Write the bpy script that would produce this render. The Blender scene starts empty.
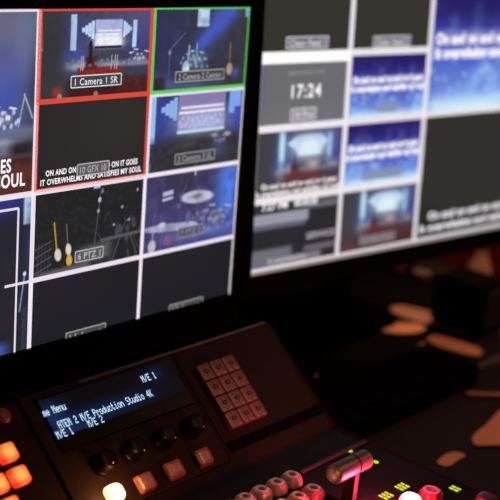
import bpy, bmesh, math, random
import numpy as np
from mathutils import Matrix, Vector
random.seed(7); rng = np.random.default_rng(5)
scn = bpy.context.scene
COL = scn.collection
D2R = math.pi / 180

# ------------------------------------------------------------------ materials
def srgb(c):
    return tuple((x / 12.92 if x <= .04045 else ((x + .055) / 1.055) ** 2.4) for x in c)

MATS = {}
def mat(name, col, rough=.5, metal=0., noise=.25, scale=60., emit=None, strength=1., spec=.5, trans=0., coat=0.):
    """principled material, base colour broken up by a noise texture"""
    if name in MATS: return MATS[name]
    m = bpy.data.materials.new(name); m.use_nodes = True
    nt = m.node_tree; b = nt.nodes['Principled BSDF']
    tc = nt.nodes.new('ShaderNodeTexCoord'); nz = nt.nodes.new('ShaderNodeTexNoise')
    nz.inputs['Scale'].default_value = scale; nz.inputs['Detail'].default_value = 3
    nt.links.new(tc.outputs['Object'], nz.inputs['Vector'])
    rp = nt.nodes.new('ShaderNodeValToRGB')
    rp.color_ramp.elements[0].position = .3; rp.color_ramp.elements[1].position = .7
    rp.color_ramp.elements[0].color = (*[c * (1 - noise) for c in col], 1)
    rp.color_ramp.elements[1].color = (*[min(1, c * (1 + noise)) for c in col], 1)
    nt.links.new(nz.outputs['Fac'], rp.inputs['Fac'])
    nt.links.new(rp.outputs['Color'], b.inputs['Base Color'])
    b.inputs['Roughness'].default_value = rough; b.inputs['Metallic'].default_value = metal
    b.inputs['Specular IOR Level'].default_value = spec
    b.inputs['Transmission Weight'].default_value = trans
    b.inputs['Coat Weight'].default_value = coat
    if emit:
        b.inputs['Emission Color'].default_value = (*emit, 1)
        b.inputs['Emission Strength'].default_value = strength
    MATS[name] = m
    return m

def glow_mat(name, edge, centre, strength=1., size=.006):
    """lit key cap: emission falls from a hot centre to a deeper coloured rim"""
    if name in MATS: return MATS[name]
    m = bpy.data.materials.new(name); m.use_nodes = True
    nt = m.node_tree; b = nt.nodes['Principled BSDF']
    tc = nt.nodes.new('ShaderNodeTexCoord'); ln = nt.nodes.new('ShaderNodeVectorMath'); ln.operation = 'LENGTH'
    fl = nt.nodes.new('ShaderNodeVectorMath'); fl.operation = 'MULTIPLY'; fl.inputs[1].default_value = (1, 1, 0)
    nt.links.new(tc.outputs['Object'], fl.inputs[0]); nt.links.new(fl.outputs['Vector'], ln.inputs[0])
    mr = nt.nodes.new('ShaderNodeMapRange')
    mr.inputs['From Min'].default_value = size * .6; mr.inputs['From Max'].default_value = size * 1.75
    nt.links.new(ln.outputs['Value'], mr.inputs['Value'])
    rp = nt.nodes.new('ShaderNodeValToRGB')
    rp.color_ramp.elements[0].color = (*centre, 1); rp.color_ramp.elements[1].color = (*edge, 1)
    nt.links.new(mr.outputs['Result'], rp.inputs['Fac'])
    nt.links.new(rp.outputs['Color'], b.inputs['Emission Color'])
    b.inputs['Emission Strength'].default_value = strength
    b.inputs['Base Color'].default_value = (.3, .12, .08, 1); b.inputs['Roughness'].default_value = .35
    MATS[name] = m
    return m

def emit_mat(name, col, strength=1.):
    return mat(name, tuple(c * .1 for c in col), .5, emit=col, strength=strength, noise=.1)

def picture_mat():
    if 'screen_picture' in MATS: return MATS['screen_picture']
    m = bpy.data.materials.new('screen_picture'); m.use_nodes = True
    nt = m.node_tree; b = nt.nodes['Principled BSDF']
    at = nt.nodes.new('ShaderNodeAttribute'); at.attribute_name = 'picture'
    b.inputs['Base Color'].default_value = (.004, .004, .004, 1); b.inputs['Roughness'].default_value = .5; b.inputs['Specular IOR Level'].default_value = .08
    nt.links.new(at.outputs['Color'], b.inputs['Emission Color']); b.inputs['Emission Strength'].default_value = 1.
    MATS['screen_picture'] = m
    return m

BLACK = mat('black_plastic', (.0028, .0024, .0024), .6, spec=.1)
MATTE0 = mat('matte_black_stand', (.0005, .0004, .0004), .95, spec=.005)
BLACKG = mat('glossy_black_plastic', (.003, .003, .003), .35, spec=.15)
CHASSIS = mat('dark_painted_metal', (.0105, .0068, .0062), .6, spec=.1, scale=300)
CHASSIS2 = mat('dark_module_plate', (.0125, .0075, .0064), .55, spec=.1, scale=300)
SLOT = mat('slot_black', (.0012, .0012, .0012), .9, spec=.05)
KNOB = mat('knob_black_rubber', (.0022, .0017, .0017), .4, spec=.12)
CLEAR = mat('smoky_key_cap', (.12, .043, .042), .35, spec=.35, noise=.3, scale=200)
CLEARB = mat('clear_key_cap', (.42, .29, .27), .15, spec=.7, noise=.35, scale=250)
PUPIL = mat('key_lens_dark', (.02, .012, .012), .2)
RING = mat('key_ring_pale', (.8, .62, .56), .25)

# ------------------------------------------------------------------ mesh helpers
def link(o):
    COL.objects.link(o); return o

def obj(name, bm, m, parent=None, M=None, smooth=False, kind=None):
    """one mesh object from a bmesh; M places it in the WORLD, the parent's own place is taken off"""
    me = bpy.data.meshes.new(name)
    bmesh.ops.recalc_face_normals(bm, faces=bm.faces)
    if smooth:
        for f in bm.faces: f.smooth = True
    bm.to_mesh(me); bm.free()
    if m: me.materials.append(m)
    o = bpy.data.objects.new(name, me); link(o)
    place(o, parent, M)
    if kind: o['kind'] = kind
    return o

WM = {}
def place(o, parent, M):
    M = M or Matrix.Identity(4)
    WM[o.name] = M
    if parent is not None:
        o.parent = parent
        o.matrix_basis = WM[parent.name].inverted() @ M
    else:
        o.matrix_basis = M
    return o

def empty(name, label, cat, loc, group=None):
    o = bpy.data.objects.new(name, None); link(o); o.empty_display_size = .05
    place(o, None, Matrix.Translation(loc))
    return tag(o, label, cat, group)

def tag(o, label, cat, group=None):
    o['label'] = label; o['category'] = cat
    if group: o['group'] = group
    return o

def bm_box(bm, c, s, bev=0., seg=2):
    r = bmesh.ops.create_cube(bm, size=1.)
    vs = r['verts']
    bmesh.ops.scale(bm, vec=s, verts=vs); bmesh.ops.translate(bm, vec=c, verts=vs)
    if bev:
        es = list({e for v in vs for e in v.link_edges})
        bmesh.ops.bevel(bm, geom=es, offset=bev, segments=seg, affect='EDGES', profile=.5)
    return bm

def box(c, s, bev=0., seg=2):
    return bm_box(bmesh.new(), c, s, bev, seg)

def bm_lathe(bm, prof, n=24, M=None):
    rings = []
    for r, z in prof:
        if r < 1e-6: rings.append([bm.verts.new((0, 0, z))])
        else: rings.append([bm.verts.new((r * math.cos(2 * math.pi * k / n), r * math.sin(2 * math.pi * k / n), z)) for k in range(n)])
    for a, b in zip(rings, rings[1:]):
        for k in range(n):
            q = (k + 1) % n
            if len(a) == 1 and len(b) == 1: continue
            if len(a) == 1: bm.faces.new((a[0], b[k], b[q]))
            elif len(b) == 1: bm.faces.new((a[k], a[q], b[0]))
            else: bm.faces.new((a[k], a[q], b[q], b[k]))
    if M is not None: bmesh.ops.transform(bm, matrix=M, verts=[v for r in rings for v in r])
    return bm

def lathe(prof, n=24, M=None):
    return bm_lathe(bmesh.new(), prof, n, M)

def prism_x(prof, x0, x1, bev=0., seg=2):
    """(y, z) outline pulled along x"""
    bm = bmesh.new()
    a = [bm.verts.new((x0, y, z)) for y, z in prof]; b = [bm.verts.new((x1, y, z)) for y, z in prof]
    bm.faces.new(a); bm.faces.new(b[::-1])
    n = len(prof)
    for k in range(n): bm.faces.new((a[k], a[(k + 1) % n], b[(k + 1) % n], b[k]))
    if bev: bmesh.ops.bevel(bm, geom=bm.edges[:], offset=bev, segments=seg, affect='EDGES', profile=.5)
    return bm

def round_rect(w, h, r, n=5):
    pts = []
    for cx, cy, a0 in ((w / 2 - r, h / 2 - r, 0), (-w / 2 + r, h / 2 - r, 90), (-w / 2 + r, -h / 2 + r, 180), (w / 2 - r, -h / 2 + r, 270)):
        for k in range(n + 1):
            a = (a0 + 90 * k / n) * D2R
            pts.append((cx + r * math.cos(a), cy + r * math.sin(a)))
    return pts

def bm_loft(bm, loops, close=True):
    """stack of equal-length outlines -> skin with both ends closed"""
    rows = [[bm.verts.new(p) for p in L] for L in loops]
    n = len(rows[0])
    for a, b in zip(rows, rows[1:]):
        for k in range(n): bm.faces.new((a[k], a[(k + 1) % n], b[(k + 1) % n], b[k]))
    if close: bm.faces.new(rows[0][::-1]); bm.faces.new(rows[-1])
    return bm

def keycap(w, h, z, r=.0025, taper=.86, dome=.0006):
    loops = []
    for f, zz in ((1, 0), (1, z * .25), ((1 + taper) / 2, z * .75), (taper, z * .95), (taper * .93, z + dome * .6), (taper * .6, z + dome)):
        loops.append([(x, y, zz) for x, y in round_rect(w * f, h * f, r * f)])
    return bm_loft(bmesh.new(), loops)

def tube(pts, rad, n=8):
    """tube along a polyline"""
    bm = bmesh.new(); rows = []
    P = [Vector(p) for p in pts]
    for i, p in enumerate(P):
        t = (P[min(i + 1, len(P) - 1)] - P[max(i - 1, 0)]).normalized()
        a = t.orthogonal().normalized() if i == 0 else (rows_ax - t * rows_ax.dot(t)).normalized()
        rows_ax = a; b = t.cross(a)
        rr = rad[i] if isinstance(rad, (list, tuple)) else rad
        rows.append([bm.verts.new(p + (a * math.cos(2 * math.pi * k / n) + b * math.sin(2 * math.pi * k / n)) * rr) for k in range(n)])
    for a, b in zip(rows, rows[1:]):
        for k in range(n): bm.faces.new((a[k], a[(k + 1) % n], b[(k + 1) % n], b[k]))
    bm.faces.new(rows[0][::-1]); bm.faces.new(rows[-1])
    return bm

# ------------------------------------------------------------------ text
def text_bm(s, width, cap, bold=0., centre=True, fit=True):
    cu = bpy.data.curves.new('t', 'FONT'); cu.body = s; cu.size = 1.; cu.offset = bold; cu.space_character = 1.10; cu.resolution_u = 3
    o = bpy.data.objects.new('t', cu); link(o)
    dg = bpy.context.evaluated_depsgraph_get()
    me = bpy.data.meshes.new_from_object(o.evaluated_get(dg), depsgraph=dg)
    bpy.data.objects.remove(o); bpy.data.curves.remove(cu)
    bm = bmesh.new(); bm.from_mesh(me); bpy.data.meshes.remove(me)
    xs = [v.co.x for v in bm.verts]; ys = [v.co.y for v in bm.verts]
    x0, x1 = min(xs), max(xs); capu = .73
    sy = cap / capu; sx = width / (x1 - x0) if fit else sy
    for v in bm.verts:
        v.co.x = (v.co.x - ((x0 + x1) / 2 if centre else x0)) * sx
        v.co.y = (v.co.y - capu / 2) * sy; v.co.z = 0
    return bm

# ------------------------------------------------------------------ picture canvas (painted into a colour attribute of a gridded pane)
class Pic:
    def __init__(s, w, h, col):
        s.w, s.h = w, h
        s.a = np.ones((h, w, 3)) * np.array(col)
        s.Y, s.X = np.mgrid[0:h, 0:w]; s.X = (s.X + .5) / w; s.Y = (s.Y + .5) / h
        s.asp = 16 / 9
    def mix(s, k, col):
        k = np.clip(k, 0, 1)[..., None]; s.a = s.a * (1 - k) + np.array(col) * k; return s
    def rect(s, x0, y0, x1, y1, col, soft=.008, amt=1., sh=0.):
        Y = s.Y - sh * (s.X - (x0 + x1) / 2)
        k = np.clip((s.X - x0) / soft + .5, 0, 1) * np.clip((x1 - s.X) / soft + .5, 0, 1) * np.clip((Y - y0) / soft + .5, 0, 1) * np.clip((y1 - Y) / soft + .5, 0, 1)
        return s.mix(k * amt, col)
    def ell(s, cx, cy, rx, ry, col, rot=0, soft=.25, amt=1.):
        c, n = math.cos(rot * D2R), math.sin(rot * D2R)
        dx, dy = (s.X - cx) * s.asp, s.Y - cy
        d = np.sqrt(((dx * c + dy * n) / (rx * s.asp)) ** 2 + ((-dx * n + dy * c) / ry) ** 2)
        return s.mix(np.clip((1 - d) / soft + .5, 0, 1) * amt, col)
    def glow(s, cx, cy, rx, ry, col, amt=1.):
        return s.mix(np.exp(-((s.X - cx) / rx) ** 2 - ((s.Y - cy) / ry) ** 2) * amt, col)
    def line(s, x0, y0, x1, y1, w, col, amt=1.):
        ax, ay, bx, by = x0 * s.asp, y0, x1 * s.asp, y1
        px, py = s.X * s.asp, s.Y
        t = np.clip(((px - ax) * (bx - ax) + (py - ay) * (by - ay)) / ((bx - ax) ** 2 + (by - ay) ** 2 + 1e-9), 0, 1)
        d = np.hypot(px - ax - t * (bx - ax), py - ay - t * (by - ay))
        return s.mix(np.clip((w / 2 - d) / .008 + .5, 0, 1) * amt, col)
    def beam(s, x0, y0, x1, y1, w0, w1, col, amt=1.):
        ax, ay, bx, by = x0 * s.asp, y0, x1 * s.asp, y1
        L2 = (bx - ax) ** 2 + (by - ay) ** 2
        t = ((s.X * s.asp - ax) * (bx - ax) + (s.Y - ay) * (by - ay)) / L2
        d = np.abs((s.X * s.asp - ax) * (by - ay) - (s.Y - ay) * (bx - ax)) / math.sqrt(L2)
        w = w0 + (w1 - w0) * np.clip(t, 0, 1)
        return s.mix(np.exp(-(d / w) ** 2) * np.clip((t + .1) / .2, 0, 1) * np.clip((1.1 - t) / .3, 0, 1) * amt, col)
    def steps(s, x0, y0, x1, y1, col, left=True, n=4):
        """stepped light panels: tall beside the screen, shorter away from it"""
        for k in range(n):
            f = (k + 1) / n
            h = (y1 - y0) / 2 * f; cy = (y0 + y1) / 2
            a = x0 + (x1 - x0) * k / n; b = x0 + (x1 - x0) * (k + 1) / n
            if not left: a, b = x1 - (b - x0), x1 - (a - x0)
            s.rect(a, cy - h, b, cy + h, col)
        return s
    def noise(s, n, amt, col, seed=0, thr=.5):
        r = np.random.default_rng(seed); g = r.random((n + 2, int(n * 1.8) + 2))
        yy = s.Y * n; xx = s.X * n * 1.8
        iy = yy.astype(int); ix = xx.astype(int); fy = yy - iy; fx = xx - ix
        fy = fy * fy * (3 - 2 * fy); fx = fx * fx * (3 - 2 * fx)
        v = g[iy, ix] * (1 - fy) * (1 - fx) + g[iy + 1, ix] * fy * (1 - fx) + g[iy, ix + 1] * (1 - fy) * fx + g[iy + 1, ix + 1] * fy * fx
        return s.mix(np.clip((v - thr) / (1 - thr), 0, 1) * amt, col)
    def haze(s, col, amt):
        s.a = s.a * (1 - amt) + np.array(col) * amt; return s

def drums(p, x, y, k, col=(.75, .78, .88), seed=1):
    r = random.Random(seed)
    for dx, dy, rx, ry in ((-.05, .02, .022, .04), (.0, .03, .03, .055), (.05, .02, .022, .045), (-.02, -.04, .017, .025), (.028, -.04, .017, .025)):
        p.ell(x + dx * k, y + dy * k, rx * k, ry * k, tuple(c * .55 for c in col)); p.ell(x + dx * k, y + (dy - .015) * k, rx * k * .8, ry * k * .5, col, amt=.7)
    for dx, dy, ro in ((-.09, -.08, -8), (.085, -.09, 9), (-.04, -.12, 4)):
        p.line(x + dx * k, y + dy * k, x + dx * k * .9, y + .06 * k, .007, tuple(c * .6 for c in col))
        p.ell(x + dx * k, y + dy * k, .03 * k, .011 * k, col, ro)

def stage(p, bright=1.):
    """the platform seen from the back of the hall: screen, stepped light panels, towers"""
    p.glow(.3, .35, .12, .4, (.22, .26, .55), .8); p.glow(.88, .3, .14, .4, (.22, .23, .52), .9); p.glow(.6, .25, .25, .22, (.3, .32, .6), .6)
    p.glow(.85, .05, .3, .25, (.33, .31, .48), .8); p.glow(.3, .55, .15, .12, (.3, .36, .7), .7)
    W = tuple(min(1, c * bright) for c in (.76, .87, 1.0))
    p.rect(.265, .07, .315, .46, W); p.rect(.81, .14, .848, .45, W)
    p.steps(.36, .14, .468, .34, W, True); p.steps(.722, .15, .80, .33, W, False)
    p.rect(.475, .13, .715, .43, (.70, .71, .9)); p.rect(.475, .30, .715, .43, (.93, .97, 1), soft=.08); p.glow(.6, .38, .12, .05, (1, 1, 1), .8)
    p.rect(.49, .245, .70, .262, (.97, .97, 1)); p.rect(.49, .285, .70, .3, (1, 1, 1)); p.rect(.475, .42, .715, .45, (.15, .16, .2))
    p.rect(.22, .585, .97, .66, (.36, .38, .48), soft=.03); p.glow(.32, .64, .09, .05, (.8, .85, .9), .6); p.glow(.62, .63, .12, .03, (.75, .78, .8), .5)
    p.rect(.33, .655, .72, .78, (.55, .13, .11), soft=.03); p.rect(.40, .53, .50, .68, (.33, .12, .12), soft=.02); p.rect(.25, .78, .99, 1, (.22, .1, .1), soft=.06)
    for k in range(7):
        p.ell(.70 + .055 * k, .82 + .02 * (k % 2), .03, .05, (.34, .13, .12), amt=.7); p.ell(.72 + .05 * k, .93, .03, .05, (.3, .11, .1), amt=.7)
    p.rect(.425, .40, .455, .62, (.1, .1, .13), soft=.02); p.ell(.44, .39, .014, .03, (.12, .1, .12))
    for x in (.365, .382, .63, .662, .68): p.line(x, .53, x - .004, .68, .012, (.8, .8, .8), .9)
    drums(p, .88, .57, .8, (.8, .83, .9)); p.rect(.78, .61, .97, .65, (.55, .57, .66), .02, .7)
    for k in range(14): p.ell(.24 + .05 * k, .60 + .03 * math.sin(k * 5.1), .012, .018, (.62, .66, .74), soft=.8, amt=.5)
    p.noise(30, .08, (.5, .5, .6), 6, .45); p.noise(30, .12, (.08, .08, .1), 8, .5)
    return p

# ------------------------------------------------------------------ CAMERA (world: x along the desk, y away from the operator, z up)
RW = np.array([[0.6277, 0.1574, -0.7624], [-0.7685, 0.2813, -0.5747], [0.124, 0.9466, 0.2975]])
cam_d = bpy.data.cameras.new('camera'); cam = bpy.data.objects.new('camera', cam_d); link(cam)
q, _ = np.linalg.qr(RW); q = q * np.sign(np.sum(q * RW, axis=0))
M = Matrix([[*q[0], -.6909], [*q[1], -.7324], [*q[2], .4342], [0, 0, 0, 1]])
cam.matrix_world = M
cam_d.sensor_width = 36; cam_d.lens = 1300 / 500 * 36; cam_d.clip_start = .02
scn.camera = cam
cam_d.dof.use_dof = True; cam_d.dof.focus_distance = 1.045; cam_d.dof.aperture_fstop = 5.2
cam_d.dof.aperture_blades = 0

# ------------------------------------------------------------------ ROOM
DESK_Z = -.12; FLOOR_Z = -.87
WALL = mat('dark_wall_paint', (.012, .0085, .008), .9, scale=8); CARPET = mat('dark_carpet', (.02, .011, .011), .95, scale=200)
obj('floor', box((1.2, 1.2, FLOOR_Z - .05), (9, 9, .1)), CARPET, kind='structure')
obj('ceiling', box((1.2, 1.2, 2.35), (9, 9, .1)), WALL, kind='structure')
obj('wall_back', box((1.2, 5.75, .715), (9, .1, 3.17)), WALL, kind='structure')
obj('wall_right', box((5.75, 1.2, .715), (.1, 9, 3.17)), WALL, kind='structure')
obj('wall_left', box((-3.35, 1.2, .715), (.1, 9, 3.17)), WALL, kind='structure')
obj('wall_front', box((1.2, -3.35, .715), (9, .1, 3.17)), WALL, kind='structure')

# ------------------------------------------------------------------ DESK
desk = empty('control_desk', 'dark brown control desk carrying the switcher console and both monitors', 'desk', (.3, 0, FLOOR_Z))
DESKM = mat('dark_desk_laminate', (.024, .0185, .0165), .65, spec=.1, noise=.08, scale=9)
obj('desktop', box((.05, -.275, DESK_Z - .0175), (1.82, .96, .035), .004), DESKM, desk)
for x in (-.80, .90):
    for y in (-.70, .15):
        obj('leg', box((x, y, (FLOOR_Z + DESK_Z - .035) / 2), (.06, .06, DESK_Z - .035 - FLOOR_Z), .006), BLACK, desk)

# ------------------------------------------------------------------ MONITORS
CW, CH = .13, .13 * 9 / 16
def monitor(name, label, org, u, v, n, u0, u1, v0, v1, vclip, bez, chin, foot, lift=0.):
    """org = grid corner (0,0); the screen spans u0..u1, v0..v1 cells, u right and v down"""
    u, v, n = Vector(u).normalized(), Vector(v).normalized(), Vector(n).normalized()
    n = u.cross(v).normalized(); v = n.cross(u)
    F = Matrix(((u.x, v.x, n.x, org[0]), (u.y, v.y, n.y, org[1]), (u.z, v.z, n.z, org[2]), (0, 0, 0, 1)))
    X0, X1, Y0, Y1 = u0 * CW, u1 * CW, -vclip * CH, -v0 * CH
    cx, cy = (X0 + X1) / 2, (Y0 + Y1) / 2
    t = empty(name, label, 'monitor', foot)
    # housing: bezel frame with the screen set back a little, plus shell
    bm = bmesh.new()
    o = [(X0 - bez, Y0 - chin), (X1 + bez, Y0 - chin), (X1 + bez, Y1 + bez), (X0 - bez, Y1 + bez)]
    i_ = [(X0, Y0), (X1, Y0), (X1, Y1), (X0, Y1)]
    A = [bm.verts.new((x, y, -.004)) for x, y in o]; B = [bm.verts.new((x, y, .0025)) for x, y in o]
    C = [bm.verts.new((x, y, .0025)) for x, y in i_]; Dd = [bm.verts.new((x, y, -.0015)) for x, y in i_]
    for k in range(4):
        j = (k + 1) % 4
        bm.faces.new((A[k], A[j], B[j], B[k])); bm.faces.new((B[k], B[j], C[j], C[k])); bm.faces.new((C[k], C[j], Dd[j], Dd[k]))
    obj('bezel', bm, BLACK, t, F)
    w, h = X1 - X0 + 2 * bez, Y1 - Y0 + bez + chin; ccy = (Y0 - chin + Y1 + bez) / 2
    L = []
    for f, z in ((1, -.004), (1, -.018), (.93, -.03), (.55, -.045)):
        L.append([(cx + x, ccy + y, z) for x, y in round_rect(w * f, h * f, .004, 3)])
    obj('back_shell', bm_loft(bmesh.new(), L), BLACK, t, F)
    obj('screen_panel', box((cx, cy, -.0022), (X1 - X0 + .002, Y1 - Y0 + .002, .0012)), BLACKG, t, F)
    # stand: neck behind, flat foot on the desk
    P = F @ Vector((cx, ccy - .02, -.042))
    fp = Vector((foot[0], foot[1], DESK_Z))
    obj('stand_neck', tube([P + Vector((0, -.008, .02)), P + Vector((0, .028, 0)), Vector((P.x, P.y + .045, P.z - .06)), Vector((P.x, P.y + .05, DESK_Z + lift + .010))], .018, 12), MATTE0, t, smooth=True)
    obj('stand_foot', bm_loft(bmesh.new(), [[(P.x + x * f, P.y + .05 + y * f, DESK_Z + lift + z) for x, y in round_rect(.20, .10, .03)] for f, z in ((1, 0), (1, .006), (.9, .012), (.2, .015))]), MATTE0, t)
    return t, F

def pane(parent, F, u0, v0, u1, v1, pic, vclip=9, name='video_window', label=None):
    """one window of the multiviewer: a gridded pane carrying its picture as vertex colour"""
    h, w = pic.h, pic.w
    keep = [k for k in range(h) if v0 + (v1 - v0) * (k / (h - 1)) <= vclip + 1e-6]
    hh = len(keep)
    col = np.clip(pic.a[:hh], 0, 1.0)
    xs = (u0 + (u1 - u0) * np.arange(w) / (w - 1)) * CW; ys = -(v0 + (v1 - v0) * np.arange(hh) / (h - 1)) * CH
    X, Y = np.meshgrid(xs, ys)
    cx, cy = (u0 + u1) / 2 * CW, -(v0 + v1) / 2 * CH
    co = np.stack([X - cx, Y - cy, np.zeros_like(X)], -1).reshape(-1, 3)
    idx = np.arange(w * hh).reshape(hh, w)
    fa = np.stack([idx[1:, :-1], idx[1:, 1:], idx[:-1, 1:], idx[:-1, :-1]], -1).reshape(-1, 4)
    me = bpy.data.meshes.new(name); me.from_pydata(co.tolist(), [], fa.tolist())
    a = me.attributes.new('picture', 'FLOAT_COLOR', 'POINT')
    lin = np.where(col <= .04045, col / 12.92, ((col + .055) / 1.055) ** 2.4).reshape(-1, 3)
    a.data.foreach_set('color', np.concatenate([lin, np.ones((len(lin), 1))], 1).ravel())
    me.materials.append(picture_mat())
    o = bpy.data.objects.new(name, me); link(o)
    place(o, parent, F @ Matrix.Translation((cx, cy, -.0012)))
    if label: o['label'] = label
    return o

def flat_rects(rects, z):
    bm = bmesh.new()
    for x0, y0, x1, y1 in rects:
        bm.faces.new([bm.verts.new(p) for p in ((x0, y0, z), (x1, y0, z), (x1, y1, z), (x0, y1, z))])
    return bm

def border(win, F, u0, v0, u1, v1, col, wd, vclip=9, sides='tblr', name='border_line', z=-.0009):
    x0, x1, y1, y0 = u0 * CW, u1 * CW, -v0 * CH, -v1 * CH
    yc = max(y0, -vclip * CH); r = []
    if 't' in sides: r.append((x0 - wd / 2, y1 - wd / 2, x1 + wd / 2, y1 + wd / 2))
    if 'b' in sides and v1 <= vclip: r.append((x0 - wd / 2, y0 - wd / 2, x1 + wd / 2, y0 + wd / 2))
    if 'l' in sides: r.append((x0 - wd / 2, yc, x0 + wd / 2, y1))
    if 'r' in sides: r.append((x1 - wd / 2, yc, x1 + wd / 2, y1))
    return obj(name, flat_rects(r, z), emit_mat('line_%02d%02d%02d' % tuple(int(c * 99) for c in col), srgb(col), 1.), win, F)

def name_tag(win, F, u0, v0, u1, v1, s, w, cy=.81, hgt=.125, tw=.8, bright=.8, fillc=(.26, .26, .28), clip=None, linew=.0009, bold=.014):
    """the small rounded caption box over a window: frame, dark fill and its writing"""
    Wd, H = (u1 - u0) * CW, (v1 - v0) * CH
    w_, h_ = CW * w, CH * hgt
    c = ((u0 + u1) / 2 * CW, -v0 * CH - H * cy)
    def cut(bm):
        if clip is not None:
            bmesh.ops.bisect_plane(bm, geom=bm.verts[:] + bm.edges[:] + bm.faces[:], plane_co=(0, -clip * CH, 0), plane_no=(0, -1, 0), clear_outer=True)
        return bm
    def off(bm, z): bmesh.ops.translate(bm, vec=(c[0], c[1], z), verts=bm.verts); return cut(bm)
    bm = bmesh.new(); bm.faces.new([bm.verts.new((x, y, 0)) for x, y in round_rect(w_, h_, .0013, 4)])
    t = obj('name_tag', off(bm, -.0008), emit_mat('tag_fill%02d' % int(fillc[0] * 99), srgb(fillc)), win, F)
    bm = bmesh.new()
    a = [bm.verts.new((x, y, 0)) for x, y in round_rect(w_, h_, .0013, 4)]; b = [bm.verts.new((x, y, 0)) for x, y in round_rect(w_ - 2 * linew, h_ - 2 * linew, .0006, 4)]
    for k in range(len(a)): bm.faces.new((a[k], a[(k + 1) % len(a)], b[(k + 1) % len(a)], b[k]))
    g = emit_mat('tag_light%02d' % int(bright * 99), srgb((bright, bright, bright * 1.02)))
    bm2 = text_bm(s, w_ * tw, h_ * .56, bold)
    me = bpy.data.meshes.new('t'); bm2.to_mesh(me); bm2.free(); bm.from_mesh(me); bpy.data.meshes.remove(me)
    obj('tag_lettering', off(bm, -.00065), g, win, F)
    return t

def caption(win, F, u0, v0, u1, v1, lines, col=(.98, .97, .99), bold=.026, name='caption_lettering', cap=.068, z=-.0006):
    Wd, H = (u1 - u0) * CW, (v1 - v0) * CH
    bm = bmesh.new()
    for s, x0, x1, cy in lines:
        b = text_bm(s, Wd * (x1 - x0), H * cap, bold)
        bmesh.ops.translate(b, vec=(u0 * CW + Wd * (x0 + x1) / 2, -v0 * CH - H * cy, z), verts=b.verts)
        me = bpy.data.meshes.new('t'); b.to_mesh(me); b.free(); bm.from_mesh(me); bpy.data.meshes.remove(me)
    return obj(name, bm, emit_mat('caption_white', srgb(col), 1.05), win, F)

L1, L2 = 'ON AND ON AND ON AND ON IT GOES', 'IT OVERWHELMS AND SATISFIES MY SOUL'
l1, l2 = 'On and on and on and on it goes', 'It overwhelms and satisfies my soul'
WHITE, RED, GREEN = (.91, .88, .92), (.86, .29, .24), (.36, .80, .36)

# ---- left monitor
VC = 3.79
left, FL = monitor('multiview_monitor', 'left monitor behind the console, showing camera windows in red and green frames',
                   (.0027, .022, .2917), (1, 0, -.0092), (.0091, .0752, .9971), (.0007, -.9972, .0752), -2, 2, 0, 4, VC, .0115, .033, (0, .10, DESK_Z))
LB = .0046
# program (upper left, only its right edge in view)
p = Pic(320, 180, (.33, .33, .40)); p.glow(.86, .42, .16, .3, (.27, .32, .66), .95); p.glow(.8, .1, .2, .15, (.45, .43, .52), .7); p.glow(.97, .2, .05, .25, (.47, .52, .68), .6)
p.glow(1., .5, .05, .3, (.2, .2, .27), .8)
p.rect(0, .66, 1, .8, (.42, .43, .50), soft=.05); drums(p, .86, .57, .55, (.85, .88, 1)); drums(p, .79, .56, .6, (.85, .88, 1), 3)
p.line(.95, .45, .985, .58, .008, (.8, .82, .9)); p.line(.95, .47, .93, .62, .008, (.7, .72, .8)); p.rect(.9, .69, 1, .78, (.16, .15, .17), soft=.04); p.glow(.84, .7, .1, .02, (.65, .67, .75), .7)
p.rect(0, .78, 1, 1, (.27, .15, .15), soft=.04)
for k in range(16): p.ell(.52 + .034 * k, .87 + .02 * (k % 2), .02, .06, (.40, .19, .17), soft=.5, amt=.8); p.ell(.53 + .034 * k, .96, .02, .05, (.35, .15, .14), soft=.5, amt=.8)
p.noise(9, .22, (.5, .5, .62), 56, .45); p.rect(0, .62, 1, .66, (.5, .52, .6), .03, .5)
for k in range(22): p.ell(.74 + .009 * k, .58 + .04 * math.sin(k * 3.9), .006, .014, (.92, .94, 1), soft=.8, amt=.7)
w = pane(left, FL, -2, 0, 0, 2, p, label='large stage window in a white frame'); border(w, FL, -2, 0, 0, 2, WHITE, LB)
caption(w, FL, -2, 0, 0, 2, [(L1, .07, .905, .825), (L2, .04, .962, .908)], cap=.074)
# preview (lower left)
p = Pic(320, 180, (.15, .15, .18)); p.glow(.82, .02, .2, .09, (.2, .22, .6), .9); p.rect(.962, .0, 1, .17, (.80, .90, 1), soft=.01); p.rect(.975, .05, .995, .075, (.62, .68, .97), soft=.02)
p.glow(.985, .3, .02, .2, (.16, .2, .33), .9); p.line(.972, .46, .955, .66, .007, (.6, .75, .95)); p.ell(.972, .45, .006, .014, (.8, .9, 1)); p.rect(.80, .83, .905, .91, (.24, .38, .74), .05, .95, -.1)
p.rect(.965, .64, .985, 1, (.2, .21, .26), soft=.01); p.noise(8, .12, (.25, .25, .32), 4)
w = pane(left, FL, -2, 2, 0, 4, p, VC, label='large dark window with safe area lines'); border(w, FL, -2, 2, 0, 4, WHITE, LB, VC)
x0, x1, y1 = -1.88 * CW, -.12 * CW, -2.14 * CH
obj('safe_area_line', flat_rects([(x0, y1 - .001, x1, y1 + .001), (x0 - .001, -VC * CH, x0 + .001, y1), (x1 - .001, -VC * CH, x1 + .001, y1), (-.215 * CW, -3 * CH - .0011, 0, -3 * CH + .0011)], -.0008), emit_mat('safe_white', srgb((.9, .86, .9))), w, FL)
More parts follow.
